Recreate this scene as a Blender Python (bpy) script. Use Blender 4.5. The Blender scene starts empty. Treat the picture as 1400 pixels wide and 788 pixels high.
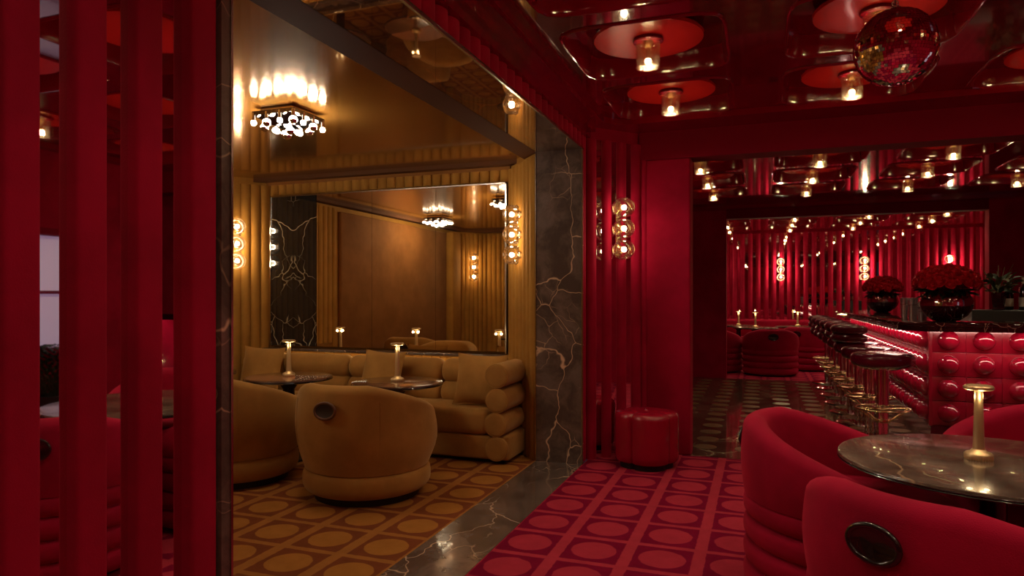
import bpy, bmesh, math, random
from mathutils import Vector, Matrix
random.seed(7)
PI = math.pi
sc = bpy.context.scene
COL = sc.collection

# ------------------------------------------------------------------ camera, world, exposure
cam_d = bpy.data.cameras.new('camera')
cam_d.sensor_width = 36.0
cam_d.lens = 36.0 * 933.0 / 1400.0
cam_d.shift_y = 11.0 / 1400.0
cam_d.clip_start = 0.02
cam = bpy.data.objects.new('camera', cam_d)
COL.objects.link(cam)
cam.location = (0, 0, 1.30)
cam.rotation_euler = (PI / 2, 0, math.radians(20))
sc.camera = cam
w = bpy.data.worlds.new('night')
sc.world = w
w.use_nodes = True
w.node_tree.nodes['Background'].inputs[0].default_value = (0.01, 0.01, 0.015, 1)
w.node_tree.nodes['Background'].inputs[1].default_value = 1.0
sc.view_settings.view_transform = 'Standard'
sc.view_settings.look = 'None'
sc.view_settings.gamma = 1
sc.view_settings.use_curve_mapping = False
sc.view_settings.exposure = 0.0
sc.cycles.max_bounces = 9
sc.cycles.diffuse_bounces = 4
sc.cycles.glossy_bounces = 6
sc.cycles.transparent_max_bounces = 24
sc.cycles.sample_clamp_indirect = 4.0
sc.cycles.blur_glossy = 0.6
sc.cycles.caustics_reflective = True
sc.cycles.caustics_refractive = False

WARM = (1.0, 0.74, 0.48)
LAMP_W = 11.0      # each lounge ceiling lamp
LAMP_BAR_W = 8.5
LAMP_FAR_W = 10.0
SCONCE_W = 18.0
TABLE_W = 0.5

def point_light(name, loc, watts, radius=0.03, color=WARM, parent=None):
    d = bpy.data.lights.new(name, 'POINT')
    d.energy = watts
    d.color = color
    d.shadow_soft_size = radius
    o = bpy.data.objects.new(name, d)
    COL.objects.link(o)
    o.location = loc
    if parent:
        o.parent = parent
    return o

# ------------------------------------------------------------------ materials
class NT:
    def __init__(self, name):
        self.m = bpy.data.materials.new(name)
        self.m.use_nodes = True
        self.t = self.m.node_tree
        self.b = self.t.nodes['Principled BSDF']
        self.out = self.t.nodes['Material Output']
    def n(self, typ, **kw):
        x = self.t.nodes.new(typ)
        for k, v in kw.items():
            setattr(x, k, v)
        return x
    def l(self, a, b):
        self.t.links.new(a, b)
    def put(self, sock, v):
        if isinstance(v, bpy.types.NodeSocket):
            self.l(v, sock)
        else:
            sock.default_value = v
    def math(self, op, a, b=0.0, c=0.0):
        x = self.n('ShaderNodeMath', operation=op)
        self.put(x.inputs[0], a); self.put(x.inputs[1], b); self.put(x.inputs[2], c)
        return x.outputs[0]
    def mix(self, f, a, b):
        x = self.n('ShaderNodeMix', data_type='RGBA')
        self.put(x.inputs[0], f)
        self.put(x.inputs[6], a if isinstance(a, bpy.types.NodeSocket) else (*a, 1))
        self.put(x.inputs[7], b if isinstance(b, bpy.types.NodeSocket) else (*b, 1))
        return x.outputs[2]
    def ramp(self, f, lo, hi):
        x = self.n('ShaderNodeMapRange', interpolation_type='SMOOTHSTEP')
        self.put(x.inputs[0], f); self.put(x.inputs[1], lo); self.put(x.inputs[2], hi)
        return x.outputs[0]
    def noise(self, scale, detail=3, rough=0.5, vec=None, dist=0.0):
        x = self.n('ShaderNodeTexNoise')
        x.inputs['Scale'].default_value = scale
        x.inputs['Detail'].default_value = detail
        x.inputs['Roughness'].default_value = rough
        x.inputs['Distortion'].default_value = dist
        if vec is not None:
            self.l(vec, x.inputs['Vector'])
        return x
    def obj(self):
        return self.n('ShaderNodeTexCoord').outputs['Object']
    def pos(self):
        return self.n('ShaderNodeNewGeometry').outputs['Position']
    def bump(self, h, strength=0.2, dist=0.01):
        x = self.n('ShaderNodeBump')
        x.inputs['Strength'].default_value = strength
        x.inputs['Distance'].default_value = dist
        self.l(h, x.inputs['Height'])
        self.l(x.outputs[0], self.b.inputs['Normal'])
    def set(self, **kw):
        for k, v in kw.items():
            s = self.b.inputs[k.replace('_', ' ')]
            if isinstance(v, tuple) and len(v) == 3:
                v = (*v, 1)
            self.put(s, v)

def velvet(name, c1, c2, sheen_tint, sheen=0.6):
    t = NT(name)
    p = t.pos()
    n1 = t.noise(3.0, 4, 0.6, p)
    n2 = t.noise(260, 2, 0.5, p)
    t.set(Base_Color=t.mix(t.ramp(n1.outputs[0], 0.3, 0.7), c1, c2), Roughness=0.85,
          Sheen_Weight=sheen, Sheen_Roughness=0.4, Sheen_Tint=sheen_tint, Specular_IOR_Level=0.15)
    t.bump(n2.outputs[0], 0.25, 0.003)
    return t.m

def simple(name, col, rough=0.5, metal=0.0, coat=0.0, spec=0.5, bump=0, var=0.0):
    t = NT(name)
    p = t.pos()
    if var:
        n = t.noise(6, 4, 0.6, p)
        c2 = tuple(x * (1 - var) for x in col)
        t.set(Base_Color=t.mix(t.ramp(n.outputs[0], 0.3, 0.7), col, c2))
        t.set(Roughness=t.math('MULTIPLY_ADD', n.outputs[0], rough * 0.6, rough * 0.7))
    else:
        t.set(Base_Color=col, Roughness=rough)
    t.set(Metallic=metal, Coat_Weight=coat, Coat_Roughness=0.04, Specular_IOR_Level=spec)
    if bump:
        n3 = t.noise(bump, 3, 0.5, p)
        t.bump(n3.outputs[0], 0.15, 0.004)
    return t.m

def marble(name, base1, base2, vein, rough=0.1, vscale=1.6, spec=0.6, coat=0.3, book=None):
    t = NT(name)
    p = t.pos()
    if book is not None:                         # two slabs cut from one block and opened like a book
        s_ = t.n('ShaderNodeSeparateXYZ'); t.l(p, s_.inputs[0])
        k_ = t.n('ShaderNodeCombineXYZ')
        t.l(t.math('ABSOLUTE', t.math('SUBTRACT', s_.outputs[0], book)), k_.inputs[0])
        t.l(s_.outputs[1], k_.inputs[1]); t.l(s_.outputs[2], k_.inputs[2])
        p = k_.outputs[0]
    nd = t.noise(1.5, 4, 0.55, p)
    sub = t.n('ShaderNodeVectorMath', operation='SUBTRACT'); t.l(nd.outputs[1], sub.inputs[0]); sub.inputs[1].default_value = (0.5, 0.5, 0.5)
    scl = t.n('ShaderNodeVectorMath', operation='SCALE'); t.l(sub.outputs[0], scl.inputs[0]); scl.inputs['Scale'].default_value = 0.6
    add = t.n('ShaderNodeVectorMath', operation='ADD'); t.l(p, add.inputs[0]); t.l(scl.outputs[0], add.inputs[1])
    def vor(scale, width, off):
        mp = t.n('ShaderNodeMapping'); t.l(add.outputs[0], mp.inputs[0])
        mp.inputs['Location'].default_value = off
        mp.inputs['Rotation'].default_value = (0.4, 0.5, 0.6)
        mp.inputs['Scale'].default_value = (1.0, 0.55, 0.8)
        v = t.n('ShaderNodeTexVoronoi', feature='DISTANCE_TO_EDGE')
        t.l(mp.outputs[0], v.inputs['Vector']); v.inputs['Scale'].default_value = scale
        return t.math('SUBTRACT', 1.0, t.ramp(v.outputs['Distance'], 0.0, width))
    mask = t.ramp(t.noise(1.1, 2, 0.5, p).outputs[0], 0.36, 0.52)
    mask2 = t.ramp(t.noise(2.3, 2, 0.5, p).outputs[0], 0.5, 0.62)
    v1 = t.math('MULTIPLY', vor(vscale, 0.011, (3.1, 1.7, 0.4)), mask)
    v2 = t.math('MULTIPLY', vor(vscale * 2.9, 0.02, (0.3, 5.2, 2.1)), t.math('MULTIPLY', mask2, 0.55))
    vv = t.math('MAXIMUM', v1, v2)
    cloud = t.noise(4.5, 7, 0.68, add.outputs[0])
    base = t.mix(t.ramp(cloud.outputs[0], 0.35, 0.68), base1, base2)
    t.set(Base_Color=t.mix(vv, base, vein), Roughness=rough, Specular_IOR_Level=spec, Coat_Weight=coat, Coat_Roughness=0.03)
    return t.m

def carpet(name, ground, circle, stripe, x0, y0):
    t = NT(name)
    p = t.pos()
    wob = t.noise(26, 2, 0.5, p)
    sp = t.n('ShaderNodeSeparateXYZ'); t.l(p, sp.inputs[0])
    wv = t.math('MULTIPLY', t.math('SUBTRACT', wob.outputs[0], 0.5), 0.012)
    P = 0.3435
    def cell(s, o):
        a = t.math('DIVIDE', t.math('SUBTRACT', t.math('ADD', s, wv), o), P)
        f = t.math('FRACT', t.math('ADD', a, 100.5))
        return t.math('MULTIPLY', t.math('SUBTRACT', f, 0.5), P)        # metres from the circle centre
    u = cell(sp.outputs[0], x0); v = cell(sp.outputs[1], y0)
    r = t.math('SQRT', t.math('ADD', t.math('MULTIPLY', u, u), t.math('MULTIPLY', v, v)))
    circ = t.math('SUBTRACT', 1.0, t.ramp(r, 0.112, 0.118))
    s1 = t.ramp(t.math('ABSOLUTE', u), 0.139, 0.144)
    s2 = t.ramp(t.math('ABSOLUTE', v), 0.150, 0.155)
    st = t.math('MAXIMUM', s1, s2)
    n1 = t.noise(9, 5, 0.65, p)
    n2 = t.noise(420, 2, 0.6, p)
    c = t.mix(circ, ground, circle)
    c = t.mix(st, c, stripe)
    dark = t.n('ShaderNodeMix', data_type='RGBA', blend_type='MULTIPLY')
    dark.inputs[0].default_value = 1.0
    t.l(c, dark.inputs[6])
    g = t.math('MULTIPLY_ADD', n1.outputs[0], 0.55, 0.72)
    g = t.math('MULTIPLY', g, t.math('MULTIPLY_ADD', n2.outputs[0], 0.5, 0.75))
    cmb = t.n('ShaderNodeCombineColor'); [t.l(g, cmb.inputs[i]) for i in range(3)]
    t.l(cmb.outputs[0], dark.inputs[7])
    t.set(Base_Color=dark.outputs[2], Roughness=0.95, Specular_IOR_Level=0.05)
    t.bump(n2.outputs[0], 0.6, 0.004)
    return t.m

def glass(name, tint=(1, 1, 1), body=0.10, edge=0.55, bump=0):
    t = NT(name)
    tr = t.n('ShaderNodeBsdfTransparent'); tr.inputs[0].default_value = (*tint, 1)
    gl = t.n('ShaderNodeBsdfGlossy'); gl.inputs['Color'].default_value = (1, 0.97, 0.93, 1); gl.inputs['Roughness'].default_value = 0.06
    lw = t.n('ShaderNodeLayerWeight'); lw.inputs[0].default_value = 0.35
    f = t.math('MULTIPLY_ADD', lw.outputs['Fresnel'], edge, body)
    mx = t.n('ShaderNodeMixShader'); t.l(f, mx.inputs[0]); t.l(tr.outputs[0], mx.inputs[1]); t.l(gl.outputs[0], mx.inputs[2])
    if bump:
        b = t.n('ShaderNodeBump'); b.inputs['Strength'].default_value = 0.6; b.inputs['Distance'].default_value = 0.006
        t.l(t.noise(bump, 2, 0.5, t.pos()).outputs[0], b.inputs['Height'])
        t.l(b.outputs[0], gl.inputs['Normal'])
    t.l(mx.outputs[0], t.out.inputs[0])
    return t.m

def emit(name, col, strength):
    t = NT(name)
    t.set(Base_Color=(0.8, 0.8, 0.8), Emission_Color=col, Emission_Strength=strength)
    return t.m

M = {}
M['red_velvet'] = velvet('red_velvet', (0.36, 0.002, 0.032), (0.26, 0.001, 0.022), (1.0, 0.06, 0.12), 0.30)
M['gold_velvet'] = velvet('gold_velvet', (0.46, 0.235, 0.058), (0.33, 0.160, 0.038), (1.0, 0.78, 0.42), 0.45)
M['gold_wall'] = velvet('gold_wall', (0.42, 0.200, 0.036), (0.33, 0.150, 0.026), (1.0, 0.7, 0.3), 0.2)
M['suede_brown'] = velvet('suede_brown', (0.28, 0.115, 0.030), (0.22, 0.085, 0.020), (1.0, 0.6, 0.3), 0.2)
M['red_lacquer'] = simple('red_lacquer', (0.20, 0.002, 0.011), 0.10, 0, 0.8, 0.5, 5)
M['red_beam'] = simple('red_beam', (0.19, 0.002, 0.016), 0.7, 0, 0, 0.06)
M['red_disc'] = simple('red_disc', (0.62, 0.020, 0.014), 0.22, 0, 0.5, 0.5)
M['gold_lacquer'] = simple('gold_lacquer', (0.44, 0.195, 0.040), 0.14, 0.7, 0.4, 0.5, 6)
M['brown_trim'] = simple('brown_trim', (0.11, 0.048, 0.024), 0.7, 0, 0, 0.04)
M['marble'] = marble('brown_marble', (0.075, 0.052, 0.043), (0.16, 0.115, 0.095), (0.62, 0.42, 0.27), 0.17, 2.3)
M['marble_black'] = marble('black_marble', (0.008, 0.008, 0.009), (0.018, 0.017, 0.018), (0.50, 0.38, 0.24), 0.05, 1.9, 0.6, 0.6, -4.316)
M['marble_floor'] = marble('floor_marble', (0.035, 0.022, 0.015), (0.085, 0.055, 0.038), (0.35, 0.25, 0.16), 0.08, 1.2)
M['marble_soffit'] = marble('soffit_marble', (0.46, 0.35, 0.27), (0.60, 0.47, 0.36), (0.85, 0.42, 0.16), 0.02, 1.6, 1.0, 0.5)
M['marble_soffit'].node_tree.nodes['Principled BSDF'].inputs['Metallic'].default_value = 0.85
M['marble_table'] = marble('table_marble', (0.040, 0.026, 0.020), (0.13, 0.088, 0.066), (0.32, 0.20, 0.12), 0.22, 0.9)
M['marble_red'] = marble('burgundy_marble', (0.020, 0.004, 0.005), (0.05, 0.012, 0.012), (0.55, 0.35, 0.28), 0.06, 4.0)
M['brass_inlay'] = simple('brass_inlay', (0.22, 0.12, 0.045), 0.35, 0.5, 0.2, 0.5, 0, 0.3)
M['mirror'] = simple('mirror', (0.95, 0.91, 0.86), 0.012, 1.0)
M['mirror_gold'] = simple('mirror_gold', (0.88, 0.78, 0.62), 0.012, 1.0)
M['mirror_red'] = simple('mirror_red', (0.85, 0.80, 0.78), 0.02, 1.0)
M['brass'] = simple('brass', (0.72, 0.52, 0.26), 0.24, 1.0)
M['brass_lamp'] = simple('brass_lamp', (0.74, 0.55, 0.30), 0.42, 0.85)
M['chrome'] = simple('chrome', (0.82, 0.78, 0.74), 0.06, 1.0)
M['dark_chrome'] = simple('dark_chrome', (0.16, 0.13, 0.12), 0.08, 1.0)
M['steel'] = simple('steel', (0.88, 0.88, 0.90), 0.32, 1.0)
M['steel_trim'] = simple('steel_trim', (0.55, 0.50, 0.45), 0.2, 1.0)
M['leather'] = simple('leather', (0.10, 0.003, 0.014), 0.19, 0, 0.3, 0.5, 60)
M['leather_red'] = simple('leather_red', (0.30, 0.003, 0.020), 0.24, 0, 0.3, 0.5, 70)
M['plinth'] = simple('plinth', (0.006, 0.005, 0.005), 0.5)
M['dark_wood'] = simple('dark_wood', (0.012, 0.008, 0.007), 0.25, 0, 0.4)
M['dark_handle'] = simple('dark_handle', (0.010, 0.005, 0.006), 0.18, 0, 0.7)
M['brown_leather'] = simple('brown_leather', (0.12, 0.045, 0.015), 0.5)
M['cup_dark'] = simple('cup_dark', (0.020, 0.008, 0.004), 0.45)  # near-black stands in for the shade inside the grip recess
M['stud'] = simple('stud', (0.30, 0.004, 0.024), 0.03, 0, 0.0, 1.0)
M['bar_panel'] = simple('bar_panel', (0.30, 0.004, 0.022), 0.30, 0, 0.4, 0.5)
M['glass'] = glass('clear_glass', (1, 0.98, 0.95), 0.10, 0.75)
M['glass_crackle'] = glass('crackle_glass', (1, 0.93, 0.84), 0.16, 0.5, 140)
M['glass_dark'] = glass('dark_glass', (0.25, 0.20, 0.18), 0.08, 0.5)
M['wine_glass_bowl'] = simple('wine_glass_bowl', (0.040, 0.002, 0.006), 0.04, 0.2, 1.0, 0.8)
M['bulb'] = emit('bulb', (1.0, 0.72, 0.40), 26)
M['bulb_soft'] = emit('bulb_soft', (1.0, 0.84, 0.62), 12)
M['bulb_white'] = emit('bulb_white', (1.0, 0.88, 0.68), 235)
M['led'] = emit('led', (1.0, 0.62, 0.50), 26)
M['ledge_led'] = emit('ledge_led', (1.0, 0.80, 0.50), 16)
M['lamp_led'] = emit('lamp_led', (1.0, 0.78, 0.46), 4)
M['window_light'] = emit('window_light', (0.52, 0.40, 0.80), 0.24)
M['rose'] = simple('rose', (0.60, 0.006, 0.020), 0.6, 0, 0, 0.3)
M['leaf'] = simple('leaf', (0.020, 0.040, 0.014), 0.55, 0, 0, 0.4, 0, 0.4)
M['leaf_olive'] = simple('leaf_olive', (0.10, 0.09, 0.030), 0.55, 0, 0, 0.4, 0, 0.4)
M['paper'] = simple('paper', (0.55, 0.47, 0.36), 0.7)
M['paper_wine'] = simple('paper_wine', (0.16, 0.05, 0.045), 0.7)
M['bottle_glass'] = simple('bottle_glass', (0.010, 0.010, 0.008), 0.06, 0, 0.8, 0.7)
M['green_black'] = simple('green_black', (0.006, 0.010, 0.009), 0.35)
M['carpet_red'] = carpet('carpet_red', (0.18, 0.003, 0.027), (0.37, 0.026, 0.050), (0.38, 0.029, 0.052), -0.457, 3.42)
M['carpet_gold'] = carpet('carpet_gold', (0.185, 0.052, 0.019), (0.36, 0.150, 0.030), (0.34, 0.138, 0.032), -1.82, 3.10)

# ------------------------------------------------------------------ shapes: (verts, faces)
def box(x0, x1, y0, y1, z0, z1):
    v = [(x, y, z) for z in (z0, z1) for y in (y0, y1) for x in (x0, x1)]
    f = [(0, 2, 3, 1), (4, 5, 7, 6), (0, 1, 5, 4), (2, 6, 7, 3), (0, 4, 6, 2), (1, 3, 7, 5)]
    return v, f

def merge(*parts):
    V, Fc = [], []
    for v, f in parts:
        o = len(V)
        V += list(v)
        Fc += [tuple(i + o for i in q) for q in f]
    return V, Fc

def xf(s, loc=(0, 0, 0), rot=(0, 0, 0), scale=(1, 1, 1)):
    from mathutils import Euler
    m = Matrix.Translation(loc) @ Euler(rot).to_matrix().to_4x4() @ Matrix.Diagonal((*scale, 1))
    return [tuple(m @ Vector(p)) for p in s[0]], s[1]

def lathe(prof, seg=32, rad=None):
    V, Fc = [], []
    n = len(prof)
    for r, z in prof:
        for k in range(seg):
            a = 2 * PI * k / seg
            q = r * (rad(a, z) if rad else 1)
            V.append((q * math.cos(a), q * math.sin(a), z))
    for i in range(n - 1):
        for k in range(seg):
            k2 = (k + 1) % seg
            Fc.append((i * seg + k, i * seg + k2, (i + 1) * seg + k2, (i + 1) * seg + k))
    if prof[0][0] > 1e-6:
        Fc.append(tuple(reversed(range(seg))))
    if prof[-1][0] > 1e-6:
        Fc.append(tuple(range((n - 1) * seg, n * seg)))
    return V, Fc

def shell_lathe(prof, seg=32):
    """open surface of revolution, no caps"""
    v, f = lathe(prof, seg)
    return v, [q for q in f if len(q) == 4]

def rprof(r, z0, z1, e, n=5):
    """profile of a disc with rounded edges"""
    p = [(0.0001, z0)]
    for k in range(n + 1):
        a = -PI / 2 + (PI / 2) * k / n
        p.append((r - e + e * math.cos(a), z0 + e + e * math.sin(a)))
    for k in range(n + 1):
        a = (PI / 2) * k / n
        p.append((r - e + e * math.cos(a), z1 - e + e * math.sin(a)))
    p.append((0.0001, z1))
    return p

def sphere(r, seg=16, rings=10, c=(0, 0, 0)):
    p = [(max(r * math.sin(PI * k / rings), 1e-5), -r * math.cos(PI * k / rings)) for k in range(rings + 1)]
    v, f = lathe(p, seg)
    return [(x + c[0], y + c[1], z + c[2]) for x, y, z in v], [q for q in f if len(q) == 4]

def tube(path, r, seg=8, closed=False):
    P = [Vector(p) for p in path]
    n = len(P)
    V, Fc = [], []
    up = None
    for i in range(n):
        if closed:
            t = (P[(i + 1) % n] - P[i - 1]).normalized()
        else:
            t = (P[min(i + 1, n - 1)] - P[max(i - 1, 0)]).normalized()
        if up is None:
            up = Vector((0, 0, 1)) if abs(t.z) < 0.9 else Vector((1, 0, 0))
        a = t.cross(up).normalized()
        b = a.cross(t).normalized()
        up = b
        rr = r[i] if isinstance(r, (list, tuple)) else r
        for k in range(seg):
            q = P[i] + (a * math.cos(2 * PI * k / seg) + b * math.sin(2 * PI * k / seg)) * rr
            V.append(tuple(q))
    m = n if closed else n - 1
    for i in range(m):
        for k in range(seg):
            k2 = (k + 1) % seg
            j = (i + 1) % n
            Fc.append((i * seg + k, i * seg + k2, j * seg + k2, j * seg + k))
    if not closed:
        Fc.append(tuple(reversed(range(seg))))
        Fc.append(tuple(range((n - 1) * seg, n * seg)))
    return V, Fc

def ring(R, r, z=0, seg=32, s2=8, sx=1, sy=1):
    return tube([(R * sx * math.cos(2 * PI * k / seg), R * sy * math.sin(2 * PI * k / seg), z) for k in range(seg)], r, s2, True)

def prism(poly, z0, z1):
    n = len(poly)
    V = [(x, y, z0) for x, y in poly] + [(x, y, z1) for x, y in poly]
    F_ = [tuple(reversed(range(n))), tuple(range(n, 2 * n))]
    F_ += [(i, (i + 1) % n, (i + 1) % n + n, i + n) for i in range(n)]
    return V, F_

def rbox(sx, sy, sz, e, seg=3):
    """rounded box centred at origin"""
    bm = bmesh.new()
    bmesh.ops.create_cube(bm, size=1)
    bmesh.ops.scale(bm, vec=(sx, sy, sz), verts=bm.verts)
    bmesh.ops.bevel(bm, geom=list(bm.edges), offset=e, segments=seg, profile=0.5, affect='EDGES')
    bm.verts.index_update()
    v = [tuple(p.co) for p in bm.verts]
    f = [tuple(p.index for p in q.verts) for q in bm.faces]
    bm.free()
    return v, f

def halfround(wd, prot, z0, z1, n=8, flat=0.0):
    """vertical rib: width along x, bulging to -y, from z0 to z1"""
    if flat:                                     # flat-fronted rib with rounded shoulders
        n = 12
        sg = lambda q, e: math.copysign(abs(q) ** e, q)
        pts = [(wd / 2 * sg(math.cos(PI * k / n), 0.3), -prot * sg(max(0.0, math.sin(PI * k / n)), 0.3)) for k in range(n + 1)]
    else:
        pts = [(wd / 2 * math.cos(PI * k / n), -prot * math.sin(PI * k / n)) for k in range(n + 1)]
    return prism(list(reversed(pts)), z0, z1)

_cache = {}
def mk(name, shape, mat, parent=None, loc=(0, 0, 0), rot=(0, 0, 0), smooth=True, key=None, angle=40):
    if key is not None and key in _cache:
        me = _cache[key]
    else:
        me = bpy.data.meshes.new(name)
        v, f = shape() if callable(shape) else shape
        me.from_pydata(v, [], f)
        bm = bmesh.new(); bm.from_mesh(me)
        bmesh.ops.remove_doubles(bm, verts=bm.verts, dist=1e-6)
        bmesh.ops.recalc_face_normals(bm, faces=bm.faces)
        bm.to_mesh(me); bm.free()
        me.materials.append(M[mat] if isinstance(mat, str) else mat)
        if smooth:
            me.polygons.foreach_set('use_smooth', [True] * len(me.polygons))
            me.set_sharp_from_angle(angle=math.radians(angle))
        me.update()
        if key is not None:
            _cache[key] = me
    o = bpy.data.objects.new(name, me)
    COL.objects.link(o)
    o.location = loc
    o.rotation_euler = rot
    if parent is not None:
        o.parent = parent
    return o

def empty(name, loc=(0, 0, 0), rotz=0.0):
    o = bpy.data.objects.new(name, None)
    o.empty_display_size = 0.1
    COL.objects.link(o)
    o.location = loc
    o.rotation_euler = (0, 0, rotz)
    return o

def thing(name, label, cat, loc=(0, 0, 0), rotz=0.0, group=None):
    return tag(empty(name, loc, rotz), label, cat, group)

def tag(o, label, cat, group=None):
    o['label'] = label
    o['category'] = cat
    if group:
        o['group'] = group
    return o

def struct(o, label=None):
    o['kind'] = 'structure'
    if label:
        o['label'] = label
    return o

def dup(root, loc, rotz=None, label=None, group=None):
    r = root.copy(); COL.objects.link(r); r.location = loc
    if rotz is not None:
        r.rotation_euler = (0, 0, rotz)
    if label: r['label'] = label
    if group: r['group'] = group
    for ch in list(root.children):
        c = ch.copy(); COL.objects.link(c); c.parent = r
        for g in list(ch.children):
            d = g.copy(); COL.objects.link(d); d.parent = c
    return r

def wall(name, x0, x1, y0, y1, z0, z1, mat, label=None):
    return struct(mk(name, box(x0, x1, y0, y1, z0, z1), mat, smooth=False), label)

# ------------------------------------------------------------------ floors
ZC = 2.70
struct(mk('floor', box(-1.29, 3.6, -2.5, 5.72, -0.10, 0.0), 'carpet_red', smooth=False), 'red carpet with circles in a grid of paler stripes')
struct(mk('floor_gold', box(-5.25, -1.66, -0.5, 5.80, -0.10, 0.0), 'carpet_gold', smooth=False), 'ochre carpet with circles in a grid of paler stripes')
struct(mk('floor_threshold', box(-1.66, -1.29, 1.40, 5.14, -0.10, 0.003), 'marble', smooth=False), 'dark veined marble threshold between the two rooms')
fm = struct(mk('floor_marble', box(-2.0, 4.5, 5.72, 11.30, -0.10, -0.001), 'marble_floor', smooth=False), 'dark marble floor with bronze discs set in')
struct(mk('floor_far', box(-3.0, 4.5, 11.30, 15.8, -0.10, 0.0), 'carpet_red', smooth=False), 'red carpet of the far room')
for i in range(-3, 10):
    for j in range(0, 15):
        x = -0.450 + 0.3435 * i; y = 6.106 + 0.3435 * j
        if x < 1.30 or y < 6.5:
            mk('floor_inlay', lambda: lathe([(0.0001, -0.003), (0.098, -0.003), (0.098, 0.0012), (0.0001, 0.0012)], 28), 'brass_inlay', fm, (x, y, 0), key='inlay')

# ------------------------------------------------------------------ wall building
def ribbed(parent, p0, p1, side, z0, z1, pitch, mat, prot, gap=0.0, mirror=None, name='flute', skip=None, boxy=False):
    """ribs along p0->p1 in plan; side=+1 puts the room to the left of the direction"""
    d = Vector((p1[0] - p0[0], p1[1] - p0[1]))
    L = d.length; d.normalize()
    n = Vector((-d.y, d.x)) * side
    rz = math.atan2(n.x, -n.y)
    k = max(1, round(L / pitch)); pt = L / k
    wd = pt - gap
    for i in range(k):
        s = (i + 0.5) * pt
        if skip and skip(s):
            continue
        x, y = p0[0] + d.x * s, p0[1] + d.y * s
        mk(name, lambda: halfround(wd, prot, z0, z1, 10, boxy), mat, parent, (x, y, 0), (0, 0, rz), key=('rib', round(wd, 4), prot, z0, z1, mat, boxy))
        if mirror and i < k - 1:
            s2 = s + pt / 2
            x, y = p0[0] + d.x * s2 + n.x * 0.002, p0[1] + d.y * s2 + n.y * 0.002
            mk('mirror_strip', lambda: box(-gap * 0.7, gap * 0.7, -0.004, 0.002, z0, z1), mirror, parent, (x, y, 0), (0, 0, rz), False, key=('ms', round(gap, 4), z0, z1, mirror))

# partition between the rooms, near piece (red side faces +X)
wl = wall('wall_left', -1.66, -1.330, -2.5, 1.385, 0, 2.9, 'red_velvet', 'wall of red velvet ribs and mirror strips beside the archway')
ribbed(wl, (-1.330, -2.177), (-1.330, 1.243), -1, 0.0, 2.55, 0.1425, 'red_velvet', 0.036, 0.070, 'mirror_red', 'velvet_rib', boxy=True)
mk('mirror_strip', box(-1.334, -1.326, 1.19, 1.30, 0, 2.55), 'mirror_red', wl, smooth=False)
mk('velvet_rib', halfround(0.084, 0.038, 0, 2.55, 14, True), 'red_velvet', wl, (-1.330, 1.330, 0), (0, 0, PI / 2))
ws = struct(mk('trim_1', box(-1.66, -1.285, 1.375, 1.408, 0, 2.434), 'marble', smooth=False), 'dark marble jamb of the archway')
mk('metal_edge', box(-1.292, -1.280, 1.404, 1.411, 0, 2.434), 'steel_trim', ws)
wall('wall_gold_back_side', -1.70, -1.66, -0.5, 1.38, 0, 2.47, 'gold_wall')
# header over the archway
hd = wall('wall_header', -1.66, -1.33, 1.385, 5.14, 2.455, 2.9, 'red_velvet', 'velvet ribbed band above the archway')
ribbed(hd, (-1.33, 1.385), (-1.33, 5.14), -1, 2.445, 2.555, 0.125, 'red_velvet', 0.04)
sf = struct(mk('trim_2', box(-1.66, -1.288, 1.385, 5.14, 2.434, 2.455), 'marble_soffit', smooth=False), 'polished dark marble soffit of the archway')
mk('metal_edge', box(-1.295, -1.282, 1.385, 5.14, 2.431, 2.440), 'steel_trim', sf)
struct(mk('trim_3', merge(box(-1.345, -1.265, -2.5, 5.3, 2.555, 2.60), box(-1.345, -1.225, -2.5, 5.3, 2.60, 2.66)), 'red_lacquer', smooth=False), 'stepped dark red lacquer cornice')
# far marble pier
cm = struct(mk('trim_4', box(-1.66, -1.29, 5.12, 5.16, 0, 2.434), 'marble', smooth=False), 'dark marble pier with pale branching veins')
mk('metal_edge', box(-1.667, -1.660, 5.112, 5.165, 0, 2.434), 'steel_trim', cm)
mk('metal_edge', box(-1.293, -1.284, 5.114, 5.122, 0, 2.434), 'steel_trim', cm)
# red corner niche: short return, chamfer with ribs and mirrors, flat pilaster
wn = struct(mk('wall_niche', prism([(-1.64, 5.16), (-1.325, 5.16), (-1.325, 5.29), (-0.93, 5.745), (-0.535, 5.745), (-0.535, 5.93), (-1.64, 5.93)], 0, 2.9), 'red_velvet', smooth=False), 'chamfered corner of red velvet ribs and mirror strips')
ribbed(wn, (-1.325, 5.165), (-1.325, 5.285), -1, 0, 2.555, 0.06, 'red_velvet', 0.03, name='velvet_rib')
ribbed(wn, (-1.325, 5.29), (-0.93, 5.745), -1, 0, 2.555, 0.145, 'red_velvet', 0.040, 0.058, 'mirror_red', 'velvet_rib')
mk('velvet_panel', xf(rbox(0.36, 0.05, 2.43, 0.015), (-0.715, 5.738, 1.215)), 'red_velvet', wn)
mk('velvet_rib', halfround(0.06, 0.035, 0, 2.43), 'red_velvet', wn, (-0.915, 5.735, 0))
# beam between lounge and bar
bm_ = wall('trim_5', -0.95, 4.5, 5.70, 5.93, 2.428, 2.9, 'red_beam', 'dark red beam between lounge and bar')
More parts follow.
